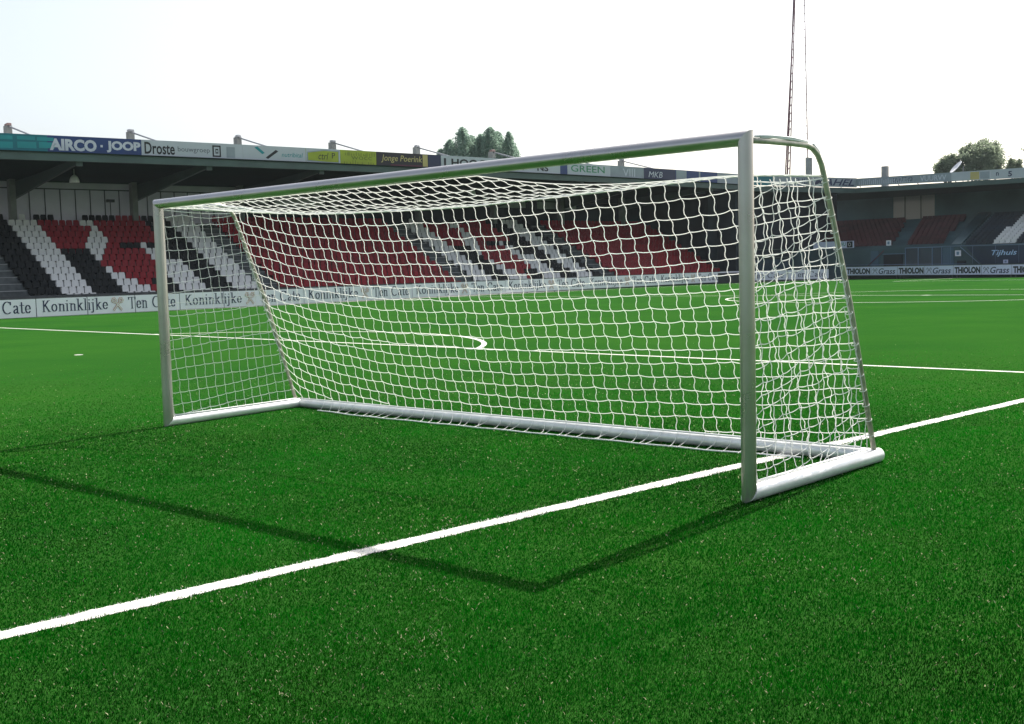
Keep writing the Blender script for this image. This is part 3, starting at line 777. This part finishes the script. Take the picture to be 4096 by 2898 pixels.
# sloping seat deck, z 2.75 at n 4 to 6.0 at n 17
q = MB()
NR2 = 16
def rz(r): return 2.85+.20*r
def rn(r): return 4.0+.82*r
for r in range(NR2): q.fbox(RF, U0-7, U1, rn(r)-.41, rn(r)+.41, 0 if r == 0 else rz(r)-.5, rz(r))
q.build("terrace", WALLT, right)
q = MB()
for r in range(NR2-1):
    for (a, b, mi) in ((-4.6-.5*r, 2.9-.30*r, 0), (4.2-.28*r, 7.6-.19*r, 0), (9.8-.16*r, U1, 1)):
        if r < 1 and mi == 0: continue
        u = a
        while u < b-.45:
            m_ = mi
            if mi == 1 and 12.1-.13*r < u < 14.0-.11*r: m_ = 2
            q.fbox(RF, u+.02, u+.45, rn(r)+.02, rn(r)+.12, rz(r)+.05, rz(r)+.42, m_)
            q.fbox(RF, u+.03, u+.44, rn(r)-.28, rn(r)+.01, rz(r)+.05, rz(r)+.12, m_)
            u += .5
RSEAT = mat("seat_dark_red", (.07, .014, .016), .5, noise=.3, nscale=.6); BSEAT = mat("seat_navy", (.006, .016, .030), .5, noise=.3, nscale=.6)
q.build("stadium_seats", [RSEAT, BSEAT, S_WHITE], label="dark red, navy and white seats in the shaded far end stand", cat="seats", kind="stuff")
q = MB()
for a, b in ((-16, -4.0), (.55, 26)): q.fbox(RF, a, b, 17.6, 17.7, 5.4, 8.6)
q.build("back_wall", WALLT, right)
q = MB(); q.fbox(RF, -4.0, .55, 17.64, 17.67, 5.9, 8.3); q.build("rear_window", mat("hazy_glass", (.26, .26, .25), .3, transl=.4), right)
q = MB(); 
for a in (-2.65, -.9): q.fbox(RF, a-.03, a+.03, 17.5, 17.6, 5.6, 8.4)
q.build("window_mullion", DARKF, right)
q = MB()
q.hexa([RF(U0+.8, 9.4, 8.72), RF(U1, 9.4, 8.45), RF(U1, 18.2, 8.3), RF(U0-12, 18.2, 8.3), RF(U0+.8, 9.4, 8.95), RF(U1, 9.4, 8.70), RF(U1, 18.2, 8.45), RF(U0-12, 18.2, 8.45)], 0)
q.hexa([RF(U0+.8, 9.2, 8.5), RF(U1, 9.2, 8.25), RF(U1, 9.39, 8.25), RF(U0+.8, 9.39, 8.5), RF(U0+.8, 9.2, 9.0), RF(U1, 9.2, 8.62), RF(U1, 9.39, 8.62), RF(U0+.8, 9.39, 9.0)], 1)
q.build("roof", [UNDER, ROOFM], right)
q = MB(); q.fbox(RF, -5.7, -5.1, 18.3, 18.8, 0, 11.7); q.build("column", CONC_L, right)
# diagonal stair wall between the red and the blue block
q = MB(); q.hexa([RF(8.4, 4.2, 2.6), RF(9.3, 4.2, 2.6), RF(6.8, 16.5, 5.6), RF(5.6, 16.5, 5.6), RF(8.4, 4.2, 3.0), RF(9.3, 4.2, 3.0), RF(6.8, 16.5, 6.2), RF(5.6, 16.5, 6.2)]); q.build("stair_flight", WALLT, right)

corner = empty("corner_building", (27, 116, 0), "dark clad corner building joining the two stands beside the near goalpost", "building")
fA = ST(62, 11, 0); fBk = RF(-3.8, 9.3, 0); fd = (fBk-fA).normalized(); fn = Vector((-fd.y, fd.x, 0)); fL = (fBk-fA).length
def KF(u, n, z): return fA+fd*u+fn*n+Vector((0, 0, z))
q = MB(); q.fbox(KF, -1.5, fL+.2, 2.6, 2.9, 0, 8.6); q.build("wall", WALLD, corner)
q = MB(); q.fbox(KF, .2, fL-.1, .15, 8.5, 8.62, 8.9, 0); q.fbox(KF, 0, fL, -.05, .14, 8.5, 9.0, 1); q.build("roof", [UNDER, ROOFM], corner)
q = MB(); q.fbox(KF, 2, 12, 2.5, 2.58, 2.2, 2.32); q.fbox(KF, 3, 12.5, 2.5, 2.58, 3.0, 3.1); q.build("string_course", BEAMM, corner)
q = MB(); q.fbox(KF, 4.5, 12.5, 2.45, 2.59, .6, 2.1); q.build("window", GLASS, corner)
q = MB(); q.fbox(KF, 8.9, 9.4, -.3, .1, 9.0, 11.8); q.build("column", CONC_L, corner)
cs = empty("banner_sign", RF(-1.2, 2.6, 2.9), "small white sign with green letters on the corner wall beside the stanchion", "sign")
q = MB(); q.fbox(RF, -4.6, -.33, 2.5, 2.6, 2.95, 3.62); q.build("panel", BOARD2, cs)
q = MB(); put_text(q, RF, "JAVU", -2.0, -1.15, 3.05, 3.5, 2.49, bold=.02); q.build("lettering", mat("green_print", (.03, .22, .14), .5), cs)
q = MB(); q.fbox(RF, -1.0, -.42, 2.46, 2.49, 3.0, 3.57); put_text(q, RF, "O", -.85, -.58, 3.12, 3.46, 2.45, 1); q.build("emblem", [BLACKP, LOGOW], cs)
for (a, b, z0, z1, lb) in ((2.87, 3.34, 3.05, 3.53, "small square white sign above the glazed box of the far end stand"), (9.41, 9.93, 1.9, 2.41, "small square white sign right of the glazed box, above the board"), (13.68, 14.09, 1.17, 1.48, "dim small sign under the slanted word at the right edge")):
    o = empty("wall_sign", RF((a+b)/2, 2.8, z0), lb, "sign")
    q = MB(); q.fbox(RF, a, b, 2.70, 2.76, z0, z1); q.build("panel", BOARD if z0 > 1.5 else BOARD2, o)
    q = MB(); q.fbox(RF, a+(b-a)*.28, a+(b-a)*.72, 2.68, 2.695, z0+(z1-z0)*.22, z0+(z1-z0)*.78); q.build("symbol", FRAMEB, o)
o = empty("wall_banner", RF(13, 2.7, 1.2), "dark blue wall banner with slanted white word at the right picture edge", "banner")
q = MB(); q.hexa([RF(11.8, 2.72, 1.15), RF(20, 2.72, 1.15), RF(20, 2.8, 1.15), RF(11.8, 2.8, 1.15), RF(10.4, 2.72, 2.68), RF(20, 2.72, 2.68), RF(20, 2.8, 2.68), RF(10.4, 2.8, 2.68)]); q.build("panel", WALLB, o)
q = MB(); put_text(q, RF, "Tijhuis", 12.66, 14.85, 1.74, 2.34, 2.70, bold=.015, shear=.3); q.build("lettering", mat("sky_print", (.45, .62, .85), .5), o)

# ================================================================== ROOF BANNERS
def cam_z(s): return camber(s)
LM = {}
def cm(name, c, n=.08): 
    if name not in LM: LM[name] = mat("print_"+name, c, .5, noise=n, nscale=.9)
    return LM[name]
TEAL = cm("teal", (.0, .16, .20)); TEAL2 = cm("light_teal", (.01, .27, .29)); BLUE = cm("royal_blue", (.014, .045, .17)); PALE = cm("pale_grey", (.50, .53, .56), .04); PALE2 = cm("mid_grey", (.30, .34, .37), .1)
LIME = cm("lime", (.36, .42, .02), .15); LIME2 = cm("dark_lime", (.16, .20, .01)); BLK = cm("black_red", (.02, .014, .018)); GOLD = cm("gold", (.55, .45, .16)); LGT = cm("light_letter", (.58, .60, .66)); MAR = cm("maroon", (.10, .01, .03))
DNAVY = cm("dark_navy", (.02, .03, .08)); GRN = cm("green_letter", (.05, .25, .12)); TEAL3 = cm("teal_letter", (.0, .25, .27)); INK = cm("ink", (.01, .01, .012))
BB0, BB1 = 9.02, 10.0
def LFr(s, n, z): return ST(s, 11.0-n, BB0+cam_z(s)+(z*(BB1-BB0)))      # z 0..1 over the banner's height; n > 0 behind
def banner(F, s0, s1, m, label, extra=None, nseg=4):
    o = empty("roof_banner", F((s0+s1)/2, 0, 0), label, "banner", "sponsor banners along the roof edge")
    q = MB()
    for k in range(nseg): q.fbox(F, s0+(s1-s0)*k/nseg, s0+(s1-s0)*(k+1)/nseg, 0, .06, 0, 1)
    q.v = [tuple(v) for v in q.v]; q.build("panel", m, o)
    if extra:
        for nm, ms, fn_ in extra:
            q = MB(); fn_(q); q.build(nm, ms, o)
    q = MB()
    s = s0+.3
    while s < s1: q.bar(F(s, .09, .05), F(s, .35, -.12), .06); s += 4.1
    q.build("bracket", STEEL, o)
    return o
def rect(F, q, a, b, z0, z1, n=-.006, mi=0): q.add([F(a, n, z0), F(b, n, z0), F(b, n, z1), F(a, n, z1)], [(0, 1, 2, 3)], mi)
Tx = lambda F, s, a, b, z0, z1, bold=.0, sh=0., n=-.006: (lambda q: put_text(q, F, s, a, b, z0, z1, n, 0, bold, sh))
L_ = LFr
def tealx(q):
    for (a, b, z0, z1) in ((-12, -8, .62, .88), (-12, -8, .12, .5), (-7.6, -3.45, .66, .88), (-7.6, -3.45, .16, .52), (-3.2, -2.2, .68, .88), (-2.1, -1.15, .66, .86), (-3.2, -2.15, .2, .56), (-2.0, -1.1, .24, .58)): rect(L_, q, a, b, z0, z1)
banner(L_, -12, -1.52, TEAL, "teal roof banner with light blocks at the left picture edge", [("print_block", TEAL2, tealx)])
banner(L_, -1.5, 4.1, BLUE, "blue roof banner reading AIRCO JOOP", [("lettering", LGT, Tx(L_, "AIRCO", -1.4, 1.35, .13, .83, .05)), ("lettering", LGT, Tx(L_, "JOOP", 1.95, 4.05, .13, .83, .05)), ("lettering", LGT, lambda q: rect(L_, q, 1.58, 1.72, .42, .56))])
def drd(q):
    rect(L_, q, 8.78, 9.36, .12, .86, -.006, 0); rect(L_, q, 8.88, 9.26, .22, .76, -.012, 1); rect(L_, q, 8.98, 9.18, .34, .64, -.018, 0); rect(L_, q, 9.03, 9.13, .42, .56, -.024, 1)
    rect(L_, q, 9.75, 10.35, .1, .8, -.006, 2)
banner(L_, 4.12, 10.9, PALE, "white roof banner reading Droste bouwgroep with a square black logo", [("lettering", INK, Tx(L_, "Droste", 4.3, 6.25, .14, .88, .02)), ("lettering", cm("thin_ink", (.12, .13, .15)), Tx(L_, "bouwgroep", 6.45, 8.6, .28, .68)), ("logo", [INK, PALE, PALE2], drd)])
def xm(q):
    q.add([L_(11.75, -.006, .86), L_(11.98, -.006, .92), L_(12.5, -.006, .52), L_(12.3, -.006, .44)], [(0, 3, 2, 1)], 0)
    q.add([L_(12.55, -.006, .22), L_(12.72, -.006, .14), L_(13.5, -.006, .66), L_(13.32, -.006, .76)], [(0, 1, 2, 3)], 1)
banner(L_, 10.92, 15.58, PALE, "white roof banner with crossed teal and black strokes and teal lettering", [("emblem", [TEAL3, INK], xm), ("lettering", TEAL3, Tx(L_, "nutribital", 13.75, 15.35, .32, .62, .0, .2))])
def lim(q):
    rect(L_, q, 15.6, 18.3, 0, 1, -.004, 1); q.add([L_(a, -.012, z) for a, z in ((15.68, .12), (17.3, .06), (18.2, .06), (18.2, .9), (17.0, .92), (15.68, .74))], [(0, 1, 2, 3, 4, 5)], 2)
    q.add([L_(a, -.02, z) for a, z in ((15.74, .18), (17.3, .12), (18.14, .12), (18.14, .84), (17.0, .86), (15.74, .69))], [(0, 1, 2, 3, 4, 5)], 0)
banner(L_, 15.6, 18.32, LIME, "lime green roof banner with a grey outline reading ctrl P", [("print_block", [LIME, PALE, PALE2], lim), ("lettering", INK, Tx(L_, "ctrl", 16.55, 17.35, .26, .74, .0, .3, -.028)), ("lettering", INK, Tx(L_, "P", 17.62, 17.88, .36, .74, .0, 0, -.028))])
def woc(q):
    rng2 = random.Random(4)
    for k in range(26):
        a = 18.6+k*.1; z0 = rng2.choice((.05, .62)); rect(L_, q, a, a+.05, z0, z0+rng2.uniform(.1, .3), -.006)
    put_text(q, L_, "wocc", 19.2, 20.9, .36, .6, -.008, 0)
banner(L_, 18.34, 21.28, LIME, "lime green roof banner with mottled dark streaks and faint letters wocc", [("lettering", LIME2, woc)])
def jng(q):
    put_text(q, L_, "Jonge Poerink", 21.7, 25.3, .25, .82, -.006, 0, .005, .2); rect(L_, q, 25.35, 25.8, .1, .95, -.008)
banner(L_, 21.3, 25.84, BLK, "black roof banner with gold lettering Jonge Poerink", [("lettering", GOLD, jng), ("print_block", MAR, lambda q: rect(L_, q, 22.5, 25.3, .02, .16))])
banner(L_, 25.86, 27.02, DNAVY, "short dark navy blank roof banner right of the gold lettered one")
banner(L_, 27.04, 39.1, PALE, "long pale roof banner reading HOOGSTEDER, crossed by the crossbar", [("lettering", INK, lambda q: (put_text(q, L_, "HOOGSTEDER", 28.0, 35.2, .2, .8, -.006, 0, .03), rect(L_, q, 27.3, 27.5, .2, .8))), ("lettering", INK, Tx(L_, "NS", 36.6, 37.8, .2, .7, .03))], 6)
banner(L_, 39.12, 39.9, BLUE, "very short dark blue roof banner under the crossbar")
banner(L_, 39.92, 44.9, PALE, "pale roof banner with green letters seen through the roof net", [("lettering", GRN, Tx(L_, "GREEN", 40.3, 44.2, .3, .85, .01))])
banner(L_, 44.92, 49.0, PALE2, "grey roof banner with white strokes seen through the roof net", [("lettering", LGT, Tx(L_, "VIII", 46.4, 47.9, .15, .8, .0))])
banner(L_, 49.02, 53.1, DNAVY, "dark navy roof banner with pale sketchy figure behind the drooping net edge", [("lettering", LGT, Tx(L_, "MKB", 49.6, 51.4, .2, .7, .0, .2))])
banner(L_, 53.12, 58.9, BLUE, "blue roof banner between two white joints left of the near goalpost", [("print_block", PALE2, lambda q: (rect(L_, q, 53.2, 54.6, .05, .95), rect(L_, q, 56.3, 56.5, .05, .95)))])
banner(L_, 58.92, 61.98, PALE2, "plain grey roof banner just left of the near goalpost")
KZ = lambda u, n, z: KF(u, n-.15, 9.05+z*.92)
banner(KZ, 0, 4.2, TEAL, "teal roof banner of the corner crossing behind the near goalpost", None, 1)
banner(KZ, 4.22, 9.4, PALE2, "grey roof banner of the corner behind the side net with thin dark letters", [("lettering", DNAVY, Tx(KZ, "TULI", 7.0, 9.0, .2, .8, .0))], 1)
banner(KZ, 9.42, fL, PALE2, "grey roof banner with slanted navy capitals right of the stanchion", [("lettering", DNAVY, Tx(KZ, "MAHEL", 9.8, fL-.4, .15, .85, .02, .35))], 1)
def RB(u, n, z): return RF(u, 9.25+n, (9.17-.022*(u+3.8))+z*(.76+.008*(u+3.8)))
banner(RB, -3.7, 2.35, PALE2, "grey roof banner with close vertical bars above the far end stand", [("lettering", LGT, lambda q: [rect(RB, q, -3.4+k*.22, -3.4+k*.22+.07, .15, .6+.1*(k % 3)) for k in range(25)]), ("print_block", DNAVY, Tx(RB, "QUATTRO", .2, 2.2, .2, .8))], 2)
banner(RB, 2.37, 6.1, PALE2, "grey roof banner with white capitals, third from the right", [("lettering", LGT, Tx(RB, "VUURVV", 3.0, 5.6, .2, .8, .01))], 2)
banner(RB, 6.12, 9.8, PALE, "pale roof banner with a golden and a green picture block above the far end stand", [("print_block", GOLD, lambda q: rect(RB, q, 7.9, 8.75, .08, .9, -.006, 0)), ("print_block", PALE2, lambda q: rect(RB, q, 8.82, 9.7, .12, .86))], 2)
banner(RB, 9.82, 24, PALE, "pale roof banner with the characters n and 5 at the right picture edge", [("lettering", DNAVY, Tx(RB, "n", 10.3, 10.55, .35, .7, .02)), ("lettering", DNAVY, Tx(RB, "5", 11.4, 11.75, .2, .75, .03))], 4)

# ================================================================== MAST, DISH, TREES
mo = empty("lattice_mast", (37, 151, 0), "tall purple-red lattice mast with ladder rising behind the stands above the near goalpost", "mast")
def leg(x0, x1, y, r): # x at z 12.4 and z 34.6
    k = (x1-x0)/22.2; P = lambda z: Vector((x0+k*(z-12.4), y, z)); return P, r
legs = [leg(35.31, 36.62, 150, .075), leg(35.79, 36.78, 151, .10), leg(36.35, 37.2, 152, .075), leg(38.36, 38.05, 150.5, .065)]
for P, r in legs: MB().tube([P(0), P(20), P(44)], [r*1.2, r, r*.9], 8).build("leg", MASTM, mo, smooth=True)
q = MB(); z = 9.
while z < 44:
    q.bar(legs[0][0](z), legs[1][0](z), .09); q.bar(legs[1][0](z+.5), legs[2][0](z+1.0), .08)
    q.bar(legs[3][0](z), legs[3][0](z)-Vector((.22, 0, 0)), .07); z += 1.0
q.build("rung", MASTM, mo)
q = MB(); q.hexa([legs[0][0](26.0)+Vector((0, -.05, 0)), legs[1][0](26.0), legs[1][0](26.0)+Vector((0, .1, 0)), legs[0][0](26.0)+Vector((0, .1, 0)), legs[0][0](44)+Vector((0, -.05, 0)), legs[1][0](44), legs[1][0](44)+Vector((0, .1, 0)), legs[0][0](44)+Vector((0, .1, 0))])
q.build("cable_duct", mat("mast_lilac", (.30, .22, .33), .5), mo)
o = empty("satellite_dish", (49.3, 130, 0), "thin white tilted dish edge rising above the right roof in front of trees", "dish")
q = MB(); q.tube([(50.2, 130, 9), (50.2, 130, 11.8)], .05, 6); q.build("pole", STEEL, o)
q = MB(); c = Vector((49.4, 130, 11.7)); ax = Vector((-.66, 0, .75)); nx = Vector((.75, 0, .66)); ay = Vector((0, 1, 0))
vv = [c+nx*.12]+[c+ax*.85*math.cos(t)+ay*.85*math.sin(t) for t in [2*math.pi*k/20 for k in range(20)]]
vv = [c-nx*.1+ (v-c) for v in vv]
ax = Vector((.66, 0, .75)); nx = Vector((-.75, 0, .66)); vv = [c-nx*.14]+[c+ax*.85*math.cos(t)+ay*.85*math.sin(t) for t in [2*math.pi*k/20 for k in range(20)]]
vv += [v+nx*.05 for v in vv]
q.add(vv, [(0, k+1, (k+1) % 20+1) for k in range(20)]+[(21, 21+(k+1) % 20+1, 21+k+1) for k in range(20)]+[(k+1, 22+k, 22+(k+1) % 20, (k+1) % 20+1) for k in range(20)])
q.build("dish", LAMPM, o)

def leafm(name, c, c2): return mat(name, c, .7, noise=.0, nscale=1.2, c2=c2, transl=.5)
CONM = leafm("conifer_leaf", (.30, .42, .33), (.16, .26, .19)); TREM = leafm("broad_leaf", (.26, .31, .21), (.12, .17, .12)); BARK = mat("bark", (.08, .06, .045), .9, noise=.3, nscale=6)
def leaves(q, pts, size, rs):
    for (p, s_) in pts:
        a = Vector((rs.gauss(0, 1), rs.gauss(0, 1), rs.gauss(0, 1))).normalized(); b = a.cross(Vector((rs.gauss(0, 1), rs.gauss(0, 1), rs.gauss(0, 1)))).normalized()
        s2 = size*s_; q.add([p-a*s2, p-b*s2*.5, p+a*s2, p+b*s2*.5], [(0, 1, 2, 3)])
def conifer(x, y, h, rad, label, seed):
    rs = random.Random(seed); o = empty("conifer_tree", (x, y, 0), label, "tree", "conifers behind the left stand")
    MB().tube([(x, y, 0), (x, y, h*.6), (x, y, h-.6)], [.3, .16, .03], 8).build("trunk", BARK, o, smooth=True)
    q = MB(); pts = []
    n = int(6500*rad)
    for k in range(n):
        f = rs.random()**.8; z = h*.45+(h*.56)*f; rr_ = rad*2.15*(1-f)**.5+.04
        th = rs.random()*6.283; spike = .85+.15*math.sin(th*5+z*1.7+seed)+.15*math.sin(th*9+seed)
        r = rr_*spike*math.sqrt(rs.random())
        pts.append((Vector((x+math.cos(th)*r, y+math.sin(th)*r, z+rs.uniform(-.1, .5))), rs.uniform(.6, 1.3)))
    leaves(q, pts, .13, rs); q.build("crown", CONM, o)
cons = [(-8.3, 150, 16.7, 1.3), (-7.2, 151, 17.9, 1.5), (-5.5, 150, 19.3, 1.7), (-4.4, 152, 18.4, 1.6), (-3.2, 151, 18.5, 1.7), (-2.0, 150, 19.25, 1.6), (-1.1, 152, 18.9, 1.6), (.35, 150, 18.6, 1.2), (1.1, 151, 16.9, .9)]
pos_ = ["leftmost", "second from the left", "tall third from the left", "fourth from the left", "fifth, central", "tallest right of centre", "seventh from the left", "narrow one standing apart right", "lowest at the right end"]
for k, (x, y, h, r) in enumerate(cons): conifer(x, y, h, r, "dark green pointed conifer, "+pos_[k]+" of the clump above the roof", 10+k)
def broad(x, y, h, lobes, label, seed, dens=1.):
    rs = random.Random(seed); o = empty("broadleaf_tree", (x, y, 0), label, "tree", "trees behind the right stand")
    q = MB(); q.tube([(x, y, 0), (x+.1, y, h*.35), (x, y, h*.6)], [.45, .3, .16], 8)
    for (lx, ly, lz, lr) in lobes: q.tube([(x, y, h*.45), (x+lx*.6, y+ly*.6, lz-lr*.4), (x+lx, y+ly, lz)], [.15, .09, .03], 6)
    q.build("trunk", BARK, o, smooth=True)
    q = MB(); pts = []
    for (lx, ly, lz, lr) in lobes:
        cl = [(Vector((rs.gauss(0, 1), rs.gauss(0, 1), rs.gauss(0, 1))).normalized()*lr*rs.uniform(.5, 1), rs.uniform(.25, .45)*lr) for _ in range(int(15*lr*dens)+5)]
        for c_, cr_ in cl:
            for k in range(int(110*dens)):
                d = Vector((rs.gauss(0, 1), rs.gauss(0, 1), rs.gauss(0, .8)))*cr_*.6
                pts.append((Vector((x+lx, y+ly, lz))+c_+d, rs.uniform(.5, 1.3)))
    leaves(q, pts, .16, rs); q.build("crown", TREM, o)
broad(55.4, 140, 15, [(-.6, 0, 12.8, 1.5), (-.3, 1, 14.0, 1.1), (1.4, 0, 13.6, 1.6), (.4, 0, 12.2, 1.5)], "broad leafy tree behind the right roof, darker left half of the pair", 31)
broad(57.2, 142, 16, [(.2, 0, 14.4, 1.5), (.9, 0, 13.4, 1.5), (-.6, 1, 13.8, 1.3), (.8, 0, 12.4, 1.3)], "broad tree with the highest crown behind the right roof", 32)
broad(52.7, 141, 14, [(.5, 0, 13.1, 1.2), (-.9, 0, 12.2, .9), (0, 0, 12.7, 1.0), (-.5, 0, 11.9, .9), (.6, 0, 12.3, 1.)], "low leafy tree left of the tilted white dish", 33)
broad(60.2, 140, 13, [(0, 0, 12.6, .8), (-.6, 0, 12.0, .7), (.6, 0, 12.2, .7)], "thin pale tree low over the right roof", 34, .6)
broad(63.2, 140, 16, [(-.6, 0, 14.4, 1.1), (0, 0, 13.6, 1.4), (.8, 0, 15., 1.2)], "tree cut off by the right picture edge", 35)
broad(47, 146, 13, [(0, 0, 8, 2.4), (2.4, 0, 7.2, 1.8)], "tree seen through the rear window of the far end stand", 36, .6)
broad(38.6, 148, 13, [(0, 0, 7.6, 2.0), (-2, 0, 7.0, 1.6)], "leafy tree seen at the left of the rear window of the far stand", 37, .6)

# ================================================================== HAZE
hz = MB(); hz.box((-330, -120, -1.2), (330, 420, 70))
hm = bpy.data.materials.new("haze"); hm.use_nodes = True; n_ = hm.node_tree.nodes; n_.clear()
vo = n_.new("ShaderNodeVolumePrincipled"); vo.inputs["Color"].default_value = (.80, .90, .96, 1); vo.inputs["Density"].default_value = .00011; vo.inputs["Anisotropy"].default_value = .3
oo = n_.new("ShaderNodeOutputMaterial"); hm.node_tree.links.new(vo.outputs[0], oo.inputs["Volume"])
hz.build("haze", hm, kind="stuff", label="thin pale summer haze over the ground", cat="haze")
